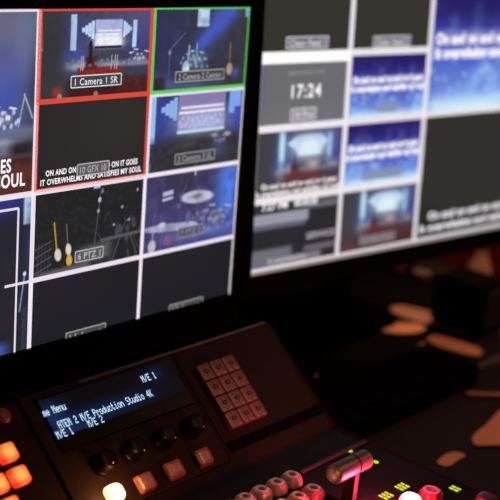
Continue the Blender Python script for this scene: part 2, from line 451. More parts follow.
# camera 1 (on air, red frame)
p = stage(Pic(200, 112, (.235, .225, .24))); p.glow(.1, .5, .14, .6, (.19, .185, .19), .9); p.glow(.98, .1, .1, .3, (.33, .3, .5), .7); p.ell(.17, .9, .04, .06, (.55, .2, .15), soft=.8); p.ell(.19, .95, .02, .03, (.6, .5, .45)); p.ell(.5, .95, .02, .03, (.6, .45, .3)); p.line(.03, .15, .04, .45, .012, (.5, .45, .3), .6); p.ell(.025, .44, .01, .02, (.95, .9, .85))
w = pane(left, FL, 0, 0, 1, 1, p.haze((.5, .5, .55), .05), label='camera window in a red frame'); border(w, FL, 0.012, 0, 1 - .012, 1, RED, .0042); name_tag(w, FL, 0, 0, 1, 1, '1 Camera 1 SR', .45, .805, .14, .84, .88)
# camera 2 (green frame)
p = Pic(200, 112, (.20, .19, .21)); p.glow(.15, .35, .2, .6, (.15, .16, .30), .9)
for k in range(7): p.line(.03 + .05 * k, 0, .03 + .05 * k, .6, .015, (.17, .18, .34), .5)
p.glow(.3, .5, .4, .5, (.2, .21, .36), .6); p.beam(.85, -.05, .42, .56, .17, .10, (.26, .36, .82), .9); p.glow(.65, .15, .1, .15, (.28, .36, .8), .5); p.rect(.445, 0, .565, .235, (.74, .88, 1)); p.rect(.47, 0, .5, .2, (.85, .94, 1)); p.rect(.955, 0, 1, .13, (.55, .7, .95))
p.rect(.33, .55, .56, .8, (.3, .36, .48), soft=.08, amt=.8); drums(p, .44, .62, .8, (.7, .8, .9)); p.line(.375, .46, .36, .8, .018, (.75, .85, .9)); p.ell(.35, .72, .035, .08, (.8, .92, .95)); p.line(.455, .44, .45, .72, .02, (.6, .7, .8))
p.line(.18, .5, .33, .3, .009, (.5, .52, .6)); p.line(.18, .5, .18, .8, .009, (.4, .42, .5)); p.ell(.18, .53, .014, .03, (.5, .55, .65))
p.ell(.815, .77, .032, .075, (.72, .62, .48)); p.line(.81, .45, .813, .75, .014, (.6, .52, .45)); p.glow(.1, .9, .15, .1, (.3, .4, .7), .8); p.glow(.4, .95, .3, .06, (.35, .42, .6), .6); p.glow(.88, .82, .05, .06, (.3, .4, .8), .7); p.rect(.03, .82, .15, 1, (.16, .15, .16), soft=.05)
p.noise(10, .2, (.33, .35, .52), 16, .4); p.noise(12, .2, (.13, .12, .15), 18, .5)
for k in range(16): p.ell(.3 + .018 * k, .66 + .06 * math.sin(k * 4.3), .012, .02, (.62, .74, .85), soft=.8, amt=.6)
w = pane(left, FL, 1, 0, 2, 1, p.haze((.5, .5, .55), .06), label='camera window in a green frame'); border(w, FL, 1.014, 0, 2, 1, GREEN, .0034); name_tag(w, FL, 1, 0, 2, 1, '2 Camera 2 Center', .52, .83, .135, .86, .66)
# lyrics graphic
p = Pic(40, 24, (.165, .155, .16)); p.glow(.7, .3, .6, .7, (.19, .175, .17), 1)
w = pane(left, FL, 0, 1, 1, 2, p, label='black window with two lines of white capitals'); border(w, FL, 0.012, 1.01, 1 - .012, 2 - .02, RED, .0030, sides='lrb')
caption(w, FL, 0, 1, 1, 2, [(L1, .092, .912, .795), (L2, .05, .952, .895)], cap=.066); t = name_tag(w, FL, 0, 1, 1, 2, '10 GFX 10', .29, .81, .145, .8, .72, (.36, .355, .37), bold=.004)
for o_ in (t,): o_.matrix_basis = o_.matrix_basis @ Matrix.Translation((0, 0, .0003))
[setattr(o_, 'matrix_basis', o_.matrix_basis @ Matrix.Translation((0, 0, .0004))) for o_ in w.children if o_.name.startswith('tag_lettering')]
# camera 3
p = Pic(200, 112, (.19, .175, .19)); p.glow(.12, .3, .2, .42, (.2, .26, .62), .95); p.glow(.95, .3, .14, .35, (.22, .30, .74), .95); p.glow(.0, .75, .08, .2, (.22, .28, .7), .8)
p.rect(.01, 0, .075, .62, (.62, .78, .95)); p.steps(.13, .08, .29, .36, (.55, .72, .95), True); p.rect(.84, 0, .97, .26, (.5, .66, .95)); p.rect(.84, .2, .9, .34, (.5, .66, .95))
p.rect(.30, .0, .80, .53, (.53, .48, .68)); p.rect(.30, .3, .80, .53, (.72, .76, .95), soft=.3); p.noise(14, .35, (.85, .88, 1), 9, .55) if False else None
for k in range(26): p.ell(.32 + .018 * k, .40 + .06 * math.sin(k * 2.3), .012, .03, (.82, .86, .98), amt=.5)
p.rect(.33, .205, .78, .235, (.95, .93, .97)); p.rect(.31, .265, .79, .295, (.97, .95, .98)); p.rect(.3, .5, .8, .535, (.78, .92, .95), soft=.02)
p.rect(0, .6, 1, 1, (.17, .155, .165), soft=.15, amt=.8); drums(p, .76, .66, .9, (.5, .55, .72)); p.ell(.84, .6, .04, .03, (.65, .6, .6)); p.ell(.7, .6, .03, .025, (.6, .6, .65)); p.glow(.75, .8, .12, .1, (.3, .35, .5), .6); p.line(.52, .8, .52, 1, .02, (.6, .5, .35), .5)
p.glow(.4, .68, .1, .05, (.28, .26, .28), .8); p.rect(.0, .85, .05, .95, (.35, .38, .4), soft=.02)
p.noise(24, .12, (.5, .52, .65), 26, .45)
w = pane(left, FL, 1, 1, 2, 2, p.haze((.5, .5, .55), .06), label='camera window with a lit lyric screen'); border(w, FL, 1.014, 1.03, 2, 2, WHITE, .0032); name_tag(w, FL, 1, 1, 2, 2, '3 Camera 3 SL', .43, .845, .135, .84, .62)
# ptz 1
p = Pic(200, 112, (.125, .125, .13)); p.rect(.52, 0, .58, .06, (.65, .78, .95)); p.line(.585, .1, .54, .82, .012, (.35, .36, .4)); p.ell(.60, .1, .012, .03, (.45, .46, .5)); p.ell(.578, .2, .014, .03, (.75, .77, .8)); p.ell(.57, .33, .012, .025, (.6, .62, .66))
p.line(.185, .38, .215, .72, .022, (.72, .6, .2)); p.ell(.225, .76, .028, .075, (.88, .85, .78), -12); p.line(.29, .42, .315, .75, .013, (.5, .46, .4)); p.ell(.315, .72, .024, .07, (.9, .88, .8), -10); p.ell(.325, .85, .026, .07, (.86, .68, .24), -8)
p.rect(.4, .72, .7, .92, (.34, .345, .36), soft=.1, sh=-.1); p.rect(.05, .92, .5, 1, (.36, .365, .38), soft=.05, sh=-.05)
r_ = random.Random(3)
for k in range(26):
    x, y = r_.uniform(.6, .98), r_.uniform(.45, .9); p.line(x, y, x + r_.uniform(-.06, .06), y + r_.uniform(-.2, .2), r_.uniform(.006, .016), (.33, .335, .36), .8)
for k in range(9): p.ell(r_.uniform(.68, .97), r_.uniform(.5, .8), .02, .035, (.27, .275, .3), soft=.6, amt=.9)
for x, y in ((.79, .33), (.93, .15), (.72, .53), (.86, .5)): p.ell(x, y, .009, .018, (.62, .63, .68))
p.rect(.6, .66, .98, .70, (.33, .335, .36), sh=-.05); p.line(.78, .7, .72, .95, .014, (.34, .35, .37)); p.line(.88, .7, .95, .93, .014, (.34, .35, .37))
for k in range(4): p.line(.03, .66 + .09 * k, .17, .58 + .09 * k, .012, (.40, .41, .43), .8); p.line(.06 + .03 * k, .6, .05 + .03 * k, .95, .01, (.3, .3, .33), .8)
p.noise(24, .12, (.4, .4, .43), 36, .5)
w = pane(left, FL, 0, 2, 1, 3, p.haze((.4, .4, .42), .05), label='dark camera window with two guitars'); border(w, FL, 0.0, 2, 1, 3, WHITE, LB * .9); name_tag(w, FL, 0, 2, 1, 3, '6 PTZ 1', .26, .83, .14, .78, .75, (.34, .34, .36))
# ptz 2
p = Pic(200, 112, (.24, .22, .40)); p.glow(.9, .3, .14, .55, (.3, .52, .98), .95); p.glow(.4, .1, .25, .3, (.2, .17, .26), .9); p.glow(.2, .7, .2, .2, (.3, .27, .5), .7); p.glow(.75, .9, .3, .2, (.26, .32, .7), .8)
p.ell(.555, .37, .175, .08, (.82, .81, .87), 3); p.ell(.555, .36, .05, .03, (.55, .54, .6)); p.line(.57, .25, .575, .37, .012, (.6, .6, .65)); p.line(.56, .4, .56, .75, .012, (.4, .38, .5))
p.ell(.28, .70, .29, .05, (.70, .70, .80), 3); p.ell(.2, .65, .04, .03, (.8, .8, .88)); p.ell(.46, .73, .11, .06, (.72, .75, .88), 0); p.line(.21, .7, .19, .98, .013, (.4, .38, .55))
drums(p, .78, .68, 1.4, (.66, .66, .85)); p.ell(.6, .63, .06, .06, (.35, .33, .5)); p.glow(.6, .84, .3, .07, (.5, .52, .75), .7); p.ell(.27, .87, .05, .06, (.5, .32, .5), soft=.5)
p.rect(.19, .235, .30, .29, (.72, .74, .88), sh=-.15); p.rect(.19, .315, .30, .35, (.72, .74, .88), sh=-.15); p.line(.45, .1, .36, .45, .012, (.38, .36, .48)); p.ell(.36, .45, .02, .04, (.4, .4, .55)); p.line(.52, .0, .52, .08, .02, (.9, .9, .95))
p.ell(.105, .9, .038, .085, (.78, .76, .80)); p.line(.11, .72, .106, .9, .014, (.75, .72, .75))
p.line(.83, .5, .8, .8, .01, (.6, .6, .8)); p.line(.66, .5, .63, .8, .01, (.6, .6, .8)); p.ell(.47, .62, .03, .08, (.45, .45, .6), soft=.5, amt=.7)
p.noise(9, .25, (.5, .5, .75), 46, .4); p.noise(11, .3, (.12, .11, .2), 48, .45)
for k in range(22): p.ell(.5 + .022 * k, .7 + .12 * math.sin(k * 3.7), .012, .028, (.7, .7, .88), soft=.8, amt=.45)
w = pane(left, FL, 1, 2, 2, 3, p.haze((.5, .5, .6), .08), label='blue camera window with cymbals and drums'); border(w, FL, 1, 2, 2, 3, WHITE, LB * .85); name_tag(w, FL, 1, 2, 2, 3, '7 PTZ 2', .27, .80, .135, .78, .58, (.3, .3, .4))
# two empty inputs, cut off by the lower frame
for u, s in ((0, '11 Input'), (1, '12 Input')):
    p = Pic(40, 24, (.125, .122, .145)); p.glow(.2, .0, .6, .6, (.145, .138, .16), 1)
    w = pane(left, FL, u, 3, u + 1, 4, p, VC); [border(w, FL, u, 3, u + 1, 4, WHITE, LB * .85, VC, sd_) for sd_ in 'lr']; name_tag(w, FL, u, 3, u + 1, 4, s, .37, .80, .15, .8, .66, (.28, .28, .3), clip=VC)

# ---- right monitor
right, FR = monitor('multiview_monitor', 'right monitor standing farther back, showing a 17:24 clock and blue lyric windows',
                    (.3106, .0402, .2377), (.9906, -.1367, .0107), (.0028, .0987, .9951), (-.137, -.9857, .0982), 0, 4, -1, 3, 3.05, .0115, .02, (.58, .12, DESK_Z + .0031), .0031)
RB = .0072; WR = (.90, .88, .90)
for u, s in ((0, 'Clean Feed 1'), (1, 'Clean Feed 2')):
    p = Pic(40, 24, (.215, .205, .18)); w = pane(right, FR, u, -1, u + 1, 0, p); border(w, FR, u, -1, u + 1, 0, WR, RB, sides='tbr')
    name_tag(w, FR, u, -1, u + 1, 0, s, .47, .84 if u == 0 else .86, .17, .85, .80, (.40, .40, .44), linew=.0013, bold=.03)
p = Pic(80, 45, (.42, .42, .44)); p.glow(.0, .5, .04, 1, (.34, .27, .6), .9); p.glow(.5, .9, .5, .2, (.46, .46, .48), .7)
w = pane(right, FR, 0, 0, 1, 1, p, label='grey clock window reading 17:24'); border(w, FR, 0, 0, 1, 1, WR, RB, sides='lrb'); border(w, FR, 0.02, .045, .96, .045, (1, 1, 1), .0105, sides='t', name='title_bar', z=-.0007)
caption(w, FR, 0, 0, 1, 1, [('17:24', .355, .685, .50)], (.93, .92, .92), .015, 'clock_digits', .19); caption(w, FR, 0, 0, 1, 1, [('REMAINING TIME', .31, .72, .25)], (.62, .62, .63), .0, 'clock_heading', .06)
bpy.data.objects['clock_heading'].data.materials[0] = emit_mat('heading_grey', srgb((.6, .6, .62)))
name_tag(w, FR, 0, 0, 1, 1, '14 Pro', .29, .83, .18, .75, .82, (.55, .55, .57), linew=.0012, bold=.03)
def lyric_pic(n, seed):
    p = Pic(n, n * 9 // 16, (.16, .13, .42)); yy = p.Y
    p.mix(np.clip((yy - .12) / .45, 0, 1), (.27, .33, .74)); p.mix(np.clip((yy - .55) / .4, 0, 1), (.55, .72, .95)); p.mix(np.clip((yy - .82) / .2, 0, 1), (.82, .93, .97))
    p.noise(7, .55, (.62, .78, .97), seed, .45) if True else None
    p.mix(np.clip((.42 - yy) / .3, 0, 1) * .85, (.17, .13, .43)); p.noise(5, .3, (.3, .28, .66), seed + 2, .5)
    r = random.Random(seed)
    for k in range(40):
        p.ell(r.random(), r.uniform(.52, .95), .018, .03, (.68, .84, .98), soft=.8, amt=.35)
    for k in range(26):
        p.ell(r.random(), r.uniform(.58, 1), .012, .02, (.86, .96, 1), soft=1., amt=.5)
    p.mix(np.clip((yy - .85) / .12, 0, 1) * .7, (.90, .97, .98))
    p.mix(np.clip((.30 - yy) / .25, 0, 1) * .6, (.13, .09, .33))
    p.rect(.05, .36, .95, .43, (.80, .76, .92), .05, .45); p.rect(.04, .49, .96, .56, (.85, .82, .95), .05, .45)
    p.glow(.12, .55, .14, .2, (.36, .5, .85), .25); p.glow(.0, .9, .05, .4, (.3, .45, .7), .5)
    return p
for v in (0, 1):
    w = pane(right, FR, 1, v, 2, v + 1, lyric_pic(120, 11 + v)); border(w, FR, 1, v, 2, v + 1, WR, RB, sides='lrb' if v else 'tlrb'); caption(w, FR, 1, v, 2, v + 1, [(l1, .05, .94, .40), (l2, .04, .96, .53)], cap=.10, bold=.06)
    name_tag(w, FR, 1, v, 2, v + 1, '15 Pro' if v == 0 else '16 Pro Output', .26 if v == 0 else .5, .83, .14, .7, .55, (.5, .58, .75), linew=.0008)
w = pane(right, FR, 2, -1, 4, 1, lyric_pic(200, 21), label='large blue lyric window'); border(w, FR, 2, -1, 4, 1, WR, RB, sides='tlr'); border(w, FR, 2, 1, 4, 1, WR, RB * .8, sides='t', name='divider_line'); caption(w, FR, 2, -1, 4, 1, [(l1, .04, .93, .42), (l2, .04, .955, .53)], cap=.08, bold=.06)
# hall camera with caption, and the same camera with a tag
for v in (1, 2):
    p = stage(Pic(160, 90, (.23, .22, .24)), 1.05); p.glow(.6, .27, .22, .2, (.72, .88, 1), .75); p.glow(.29, .3, .035, .3, (.62, .86, 1), .7); p.glow(.83, .3, .035, .25, (.5, .75, 1), .6); p.glow(.1, .5, .12, .6, (.23, .225, .235), .95); p.glow(.95, .3, .08, .3, (.25, .25, .55), .6); p.glow(.65, .55, .08, .06, (.75, .68, .64), .9); p.glow(.3, .68, .04, .08, (.72, .75, .8), .8)
    p.glow(.6, .30, .15, .14, (.93, .98, 1), .9); p.rect(.25, .62, .99, .8, (.32, .2, .2), .08, .6); p.glow(.29, .25, .03, .25, (.8, .95, 1), .8); p.glow(.6, .02, .3, .08, (.25, .22, .32), .7)
    if v == 2: p.glow(.6, .85, .5, .2, (.28, .17, .16), .8); p.glow(.13, .9, .07, .08, (.4, .2, .17), .8)
    w = pane(right, FR, 0 if v == 1 else 1, v, 1 if v == 1 else 2, v + 1, p.haze((.55, .55, .6), .08)); u = 0 if v == 1 else 1
    border(w, FR, u, v, u + 1, v + 1, WR, RB * (1 if v == 1 else .8))
    if v == 1: caption(w, FR, 0, 1, 1, 2, [(l1, .08, .93, .80), (l2, .03, .97, .90)], (.8, .79, .82), .03, cap=.08)
    else: name_tag(w, FR, 1, 2, 2, 3, '18 Wide Shot', .46, .83, .13, .8, .58, (.45, .4, .42), linew=.0009, bold=.01)
# timer window
p = Pic(120, 68, (.17, .165, .185)); p.rect(0, 0, .98, .16, (.2, .2, .21), .02); p.rect(.0, .2, .63, .36, (.60, .60, .66), .03); p.rect(.0, .36, .6, .42, (.42, .42, .47), .04); p.rect(.0, .70, .46, 1, (.43, .43, .47), .05); p.rect(.62, .14, .98, .2, (.45, .45, .48), .03); p.rect(.6, .74, .98, .82, (.42, .41, .44), .04); p.rect(.2, .84, .8, .95, (.5, .5, .53), .05); p.rect(.7, .0, .98, .13, (.36, .36, .39), .03)
w = pane(right, FR, 0, 2, 1, 3, p, label='timer window with grey bars'); border(w, FR, 0, 2, 1, 3, WR, RB * .8); caption(w, FR, 0, 2, 1, 3, [('7:27 PM', .1, .38, .09), ('00:00:00', .46, .72, .09)], (.88, .87, .88), .03, 'timer_digits', .10)
caption(w, FR, 0, 2, 1, 3, [('SERVICE', .62, .95, .60), ('It overwhelms', .2, .62, .88)], (.8, .78, .8), .02, 'timer_lettering', .09)
bpy.data.objects['timer_lettering'].data.materials[0] = emit_mat('heading_pale', srgb((.72, .71, .74)))
# large black lyric window
p = Pic(40, 24, (.195, .185, .175)); p.glow(.05, .9, .1, .15, (.1, .1, .1), .6)
w = pane(right, FR, 2, 1, 4, 3, p, label='large black window with two lines of white lyrics'); border(w, FR, 2, 1, 4, 3, WR, RB * .8, sides='lrb'); caption(w, FR, 2, 1, 4, 3, [(l1, .085, .91, .81), (l2, .03, .965, .905)], (.8, .78, .79), .035, cap=.062)
border(w, FR, 0, 3.02, 4, 3.02, (.62, .57, .58), .0035, sides='t', name='lower_edge_line', z=-.0005)

# ------------------------------------------------------------------ SWITCHER CONSOLE
TH = 40 * D2R; CT, ST = math.cos(TH), math.sin(TH)
AY, AZ = -.0690, .0146
BEND = .1159; BY, BZ = AY - BEND * CT, AZ - BEND * ST
def slope(x, s, h=0.):            # mm on the sloped panel -> world matrix
    x, s, h = x / 1000, s / 1000, h / 1000
    return Matrix.Translation((x, AY - s * CT - h * ST, AZ - s * ST + h * CT)) @ Matrix.Rotation(TH, 4, 'X')
def flat(x, d, h=0.):             # mm on the level front panel
    return Matrix.Translation((x / 1000, BY - d / 1000, BZ + h / 1000))
con = empty('switcher_console', 'black video switcher console with lit display, T-shaped fader and glowing keys', 'console', (-.1, -.25, DESK_Z))
XR, XL = .232, -.42
prof = [(BY - .30, DESK_Z), (BY - .30, BZ), (BY, BZ), (AY, AZ), (AY + .006, AZ - .004), (AY + .012, DESK_Z)]
obj('chassis', prism_x(prof, XL, XR, .003, 2), CHASSIS, con)
# plates on the slope
obj('display_module', box((0, 0, .0007), (.166, .1085, .0014), .0012), CHASSIS2, con, slope(9, 52.5))
obj('keypad_plate', box((0, 0, .0004), (.130, .0905, .0008), .0008), CHASSIS, con, slope(161, 46))
obj('panel_slot', box((0, 0, .0002), (.134, .0085, .0012)), SLOT, con, slope(164.5, 96))
obj('hinge_strip', box((0, 0, .001), (.236, .0035, .002), .0008), mat('hinge_metal', (.035, .024, .02), .4, metal=.3), con, slope(105, 1.5))
obj('key_plate', box((0, 0, .0004), (.150, .108, .0008), .0008), CHASSIS, con, slope(-152, 54))
# the display: black glass, backlit dot-matrix
dis = obj('display_glass', box((0, 0, .001), (.150, .0475, .002), .001), mat('display_glass_black', (.002, .002, .002), .3, spec=.1), con, slope(13.5, 26.5, 1.2))
DX0, DX1, DS0, DS1 = -60, 86, 6.2, 38.5
pic = Pic(120, 30, (.018, .022, .036)); pic.asp = 4.6
pic.glow(.38, .72, .38, .24, (.06, .13, .30), .95); pic.glow(.04, .45, .12, .4, (.08, .17, .36), .9); pic.glow(.1, .95, .2, .18, (.08, .16, .34), .85); pic.glow(.84, .28, .08, .2, (.05, .11, .25), .85)
me_ = pane(dis, slope(DX0, DS0, 3.4 + 1.2), 0, 0, (DX1 - DX0) / 1000 / CW, (DS1 - DS0) / 1000 / CH, pic, name='display_backlight')
FONT = {'A': '01110 10001 10001 11111 10001 10001 10001', 'T': '11111 00100 00100 00100 00100 00100 00100', 'E': '11111 10000 10000 11110 10000 10000 11111', 'M': '10001 11011 10101 10101 10001 10001 10001',
 '2': '01110 10001 00001 00110 01000 10000 11111', '1': '00100 01100 00100 00100 00100 00100 01110', '/': '00001 00010 00010 00100 01000 01000 10000', 'P': '11110 10001 10001 11110 10000 10000 10000',
 'r': '00000 00000 10110 11001 10000 10000 10000', 'o': '00000 00000 01110 10001 10001 10001 01110', 'd': '00001 00001 01101 10011 10001 10011 01101', 'u': '00000 00000 10001 10001 10001 10011 01101',
 'c': '00000 00000 01110 10001 10000 10001 01110', 't': '01000 01000 11100 01000 01000 01001 00110', 'i': '00100 00000 01100 00100 00100 00100 01110', 'n': '00000 00000 10110 11001 10001 10001 10001',
 'S': '01111 10000 10000 01110 00001 00001 11110', '4': '00010 00110 01010 10010 11111 00010 00010', 'K': '10001 10010 10100 11000 10100 10010 10001', 'm': '00000 00000 11010 10101 10101 10101 10101',
 'e': '00000 00000 01110 10001 11111 10000 01110', ' ': '00000 ' * 7}
def dots(s, x, sc, pitch=3.34, px=.64, py=.90):
    """dot-matrix line starting at x mm, centred on slope position sc mm"""
    bm = bmesh.new()
    for k, c in enumerate(s):
        rows = FONT[c].split()
        for r, row in enumerate(rows):
            for q_, b in enumerate(row):
                if b == '1':
                    X = (k * pitch + q_ * px * .87) / 1000; Y = (3 - r) * py / 1000
                    bm.faces.new([bm.verts.new((X + a * px / 1000, Y + b_ * py / 1000, 0)) for a, b_ in ((0, -.5), (1, -.5), (1, .5), (0, .5))])
    return obj('display_lettering', bm, emit_mat('display_text', srgb((.72, .88, 1)), 1.2), dis, slope(x, sc, 4.9))
HL = 4.9
for s, x, sc in (('me Menu', -58, 15.6), ('M/E 1', 50, 15.2), ('ATEM 2 M/E Production Studio 4K', -50.5, 28.6), ('M/E 1', -56.5, 35.6), ('M/E 2', -24, 35.2)):
    dots(s, x - .93 * HL, sc + .24 * HL)

# rotary knobs and soft keys
kb = lathe([(.0095, 0), (.0095, .004), (.0085, .0055), (.0080, .013), (.0072, .0148), (.004, .0153), (0, .0153)], 28)
for k in range(28 // 2): pass
knob0 = obj('rotary_knob', kb, KNOB, con, slope(-34.5, 69.5), smooth=False)
sk0 = obj('soft_key', keycap(.0165, .0155, .007), mat('soft_key_cap', (.24, .105, .085), .25, spec=.5, noise=.35, scale=200), con, slope(3, 96.5))
def copy_at(o, M, parent=None):
    c = o.copy(); link(c); place(c, parent or o.parent, M); return c
for x in (-1, 34.5, 68.5): copy_at(knob0, slope(x, 68.5))
for x in (36, 70.5): copy_at(sk0, slope(x - 7.5, 95))
sk0.matrix_basis = WM[con.name].inverted() @ slope(-5, 95.5)
lit = obj('soft_key', keycap(.0165, .0155, .007, .006), glow_mat('hot_key', (1., .30, .07), (1., .80, .50), 3.2, .0058), con, slope(-37.5, 94)); lit['label'] = 'glowing orange white soft key'
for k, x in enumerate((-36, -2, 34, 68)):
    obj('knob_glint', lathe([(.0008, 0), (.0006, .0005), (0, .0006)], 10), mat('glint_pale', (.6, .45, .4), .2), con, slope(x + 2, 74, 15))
# keypad: 4 rows of three smoky caps with legends
kp0 = None
for r in range(4):
    for c in range(3):
        x = 114.0 + 16.4 * (c + .5) - 5.5; s = 19 + 15.6 * (r + .5) + 1.8
        Mx = slope(x, s, .8)
        if kp0 is None: kp0 = o = obj('keypad_key', keycap(.0165, .0153, .0045, .0014, .965, .0003), CLEAR, con, Mx)
        else: o = copy_at(kp0, Mx)
        lg = obj('key_legend', box((0, .0005, 0), (.0045, .0032, .0003), .0008), mat('legend_brown', (.05, .022, .019), .4), o, slope(x, s, 5.9))
        for q_ in (-1, 1):
            if r in (2, 3) or (r == 0 and c > 0):
                obj('key_highlight', lathe([(.0008, 0), (.0006, .0004), (0, .0005)], 8), mat('glint_pip', (.75, .5, .42), .25), o, slope(x + 4 * q_, s + 5.6, 5.2))  # pale beads paint glints along the lower key edge
# lit assignment keys at the left
hot = glow_mat('orange_key', srgb((1., .20, .10)), srgb((1., .68, .32)), 1.08, .0048)
first = None
for x, s in ((-102.4, 34.6), (-102.5, 53.9), (-122.4, 54.0), (-121.6, 72.6), (-142, 72.6), (-122.4, 34.6), (-142.2, 54)):
    Mx = slope(x - 5.6, s + 1.4, .6)
    if first is None: first = o = obj('lit_key', keycap(.0152, .0140, .0055, .0022, .93), hot, con, Mx); first['label'] = 'glowing orange key'
    else: o = copy_at(first, Mx); o['label'] = 'glowing orange key'
o = obj('lit_key', lathe([(.006, 0), (.006, .002), (.004, .004), (0, .0045)], 18), emit_mat('dim_red', (.035, .003, .002), 1.), con, slope(-93, 8)); o['label'] = 'dim red round key'
# bus keys on the level panel: clear caps with a ring and a dark lens
def bus_key(x, d, m=CLEARB, w=.0172, label=None):
    k = obj('bus_key', keycap(w, .0165, .008, .005, .8), m, con, flat(x, d, .2))
    obj('key_ring', lathe([(.0056, 0), (.0056, .0006), (.0042, .0008), (.0036, .0002)], 20), RING, k, flat(x, d, 8.6))
    obj('key_lens', lathe([(.0026, 0), (.0022, .0007), (0, .0009)], 14), PUPIL, k, flat(x, d, 8.7))
    if label: k['label'] = label
    return k
for k in range(-1, 5): bus_key(32.0 + 20 * k, 42.0)
for x in (48, 68, 88, 108): bus_key(x, 67, mat('rose_key_cap', (.34, .13, .13), .25, spec=.6, scale=200, emit=(.3, .012, .02), strength=.12))
hotred = glow_mat('red_hot_key', (1., .04, .10), (1., .62, .55), 2.2, .0065)
redcap = mat('red_clear_cap', (.30, .04, .055), .15, spec=.9, emit=(1, .04, .09), strength=.05, noise=.5, scale=250)
o = obj('transition_key', keycap(.019, .018, .009, .007, .82), hotred, con, flat(160.5, 127)); o['label'] = 'bright glowing red key'
o = obj('transition_key', keycap(.021, .019, .009, .0075, .82), redcap, con, flat(184, 132)); o['label'] = 'dim red clear key'
obj('key_ring', lathe([(.0072, 0), (.0072, .0006), (.0052, .0008), (.0046, .0002)], 22), mat('ring_pink', (.8, .25, .28), .25, emit=(1, .1, .14), strength=.12), o, flat(184, 132, 9.3))
o = obj('transition_key', keycap(.019, .019, .009, .0075, .82), mat('dark_clear_cap', (.12, .05, .055), .22, spec=.7), con, flat(214, 168)); o['label'] = 'unlit dark key'
# green lamps and legends
LEDM = emit_mat('green_lamp', srgb((.66, .92, .12)), 1.0)
for x, d in ((203.4, 37.6), (204.8, 64.3)):
    obj('green_lamp', lathe([(.0026, 0), (.0024, .0004), (.0015, .0008), (0, .001)], 16), LEDM, con, flat(x, d, 0) )
LEGM = emit_mat('green_legend', srgb((.78, .84, .14)), 1.1)
for x, d, n_ in ((159.6, 104.7, 3), (184.2, 104.5, 3), (218.9, 135.4, 2)):
    bm = bmesh.new()
    for k in range(n_):
        for q_ in range(2):
            X = (k - (n_ - 1) / 2) * .0044; Y = (.5 - q_) * .0046
            bm.faces.new([bm.verts.new(v_) for v_ in ((X - .0018, Y - .0021, 0), (X + .0013, Y - .0021, 0), (X + .0019, Y + .0021, 0), (X - .0012, Y + .0021, 0))])
    obj('lit_legend', bm, LEGM, con, flat(x, d, .4))
# strip behind the fader
obj('guide_strip', box((0, 0, .0012), (.098, .004, .0024), .001), mat('strip_brown', (.05, .035, .028), .5, spec=.2), con, flat(182, 36))
obj('fader_slot', box((0, 0, .0002), (.010, .13, .0008)), SLOT, con, flat(117.5, 120))
# T-shaped fader
FH = 38; fx0, fx1, fd = 87, 135, 55 + 1.05 * FH
Mh = flat(fx0, fd, FH) @ Matrix.Rotation(90 * D2R, 4, 'Y')
Lh = (fx1 - fx0) / 1000; R = .0079; g0, g1 = Lh * .60, Lh * .64
METAL = mat('brushed_dark_metal', (.22, .16, .155), .42, metal=.6, noise=.12, scale=400)
def dome(n=6, r=R, flip=False):
    return [(r * math.sin(a), r * .55 * (1 - math.cos(a))) for a in [k * math.pi / 2 / n for k in range(n + 1)]]
pf = dome() + [(R, g0), (R * .72, g0), (R * .72, g1), (R, g1), (R, Lh - .002), (R - .001, Lh - .0006), (R - .002, Lh), (0, Lh)]
fad = obj('fader_handle', lathe(pf, 40), METAL, con, Mh, smooth=False)
fad.data.polygons.foreach_set('use_smooth', [True] * len(fad.data.polygons)); fad.data.set_sharp_from_angle(angle=.6)
obj('fader_band', lathe([(R * .75, g0), (R * .75, g1)], 32), SLOT, fad, Mh)
obj('fader_stem', prism_x([(-.006, 0), (.006, 0), (.005, .037), (-.005, .037)], -.0032, .0032, .001), mat('stem_dark_metal', (.02, .012, .011), .5, metal=.2, spec=.2), con, flat(117.5, fd, 0))

# ------------------------------------------------------------------ THINGS ON THE DESK TO THE RIGHT
# low black case between console and right monitor
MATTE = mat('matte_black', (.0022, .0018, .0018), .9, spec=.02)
case = empty('equipment_case', 'low black equipment case on the desk right of the console', 'case', (.42, -.085, DESK_Z))
L = []
for f, z in ((1, 0), (1, .018), (.99, .022), (.97, .024)):
    L.append([(.422 + x * f, -.084 + y * f, DESK_Z + z) for x, y in round_rect(.326, .078, .012)])
obj('case_body', bm_loft(bmesh.new(), L), MATTE, case)
obj('case_lid', box((.422, -.080, DESK_Z + .0262), (.29, .055, .0044), .0018), MATTE, case)
obj('indicator', lathe([(.003, 0), (.0026, .001), (0, .0015)], 14), mat('indicator_grey', (.16, .16, .17), .3), case, Matrix.Translation((.318, -.083, DESK_Z + .0284)))
shade_sheet = empty('desk_shade_sheet', 'black sheet standing in for desk shade behind the low case, carrying the right monitor, the speaker and tan papers', 'shade', (.56, .070, DESK_Z))  # flat black sheet added to darken the desk where shade falls
obj('shade_layer', bm_loft(bmesh.new(), [[(.56 + x * f, .070 + y * f, DESK_Z + .0002 + z) for x, y in round_rect(.66, .238, .02)] for f, z in ((1, 0), (1, .002), (.99, .0028))]), MATTE, shade_sheet)
obj('grey_stud', lathe([(.0035, 0), (.003, .001), (0, .0015)], 14), mat('indicator_grey', (.16, .16, .17), .3), shade_sheet, Matrix.Translation((.43, .0, DESK_Z + .003)))
obj('red_patch', box((.345, .095, DESK_Z + .0032), (.03, .018, .0006)), mat('dark_red_sticker', (.10, .008, .006), .6), shade_sheet)

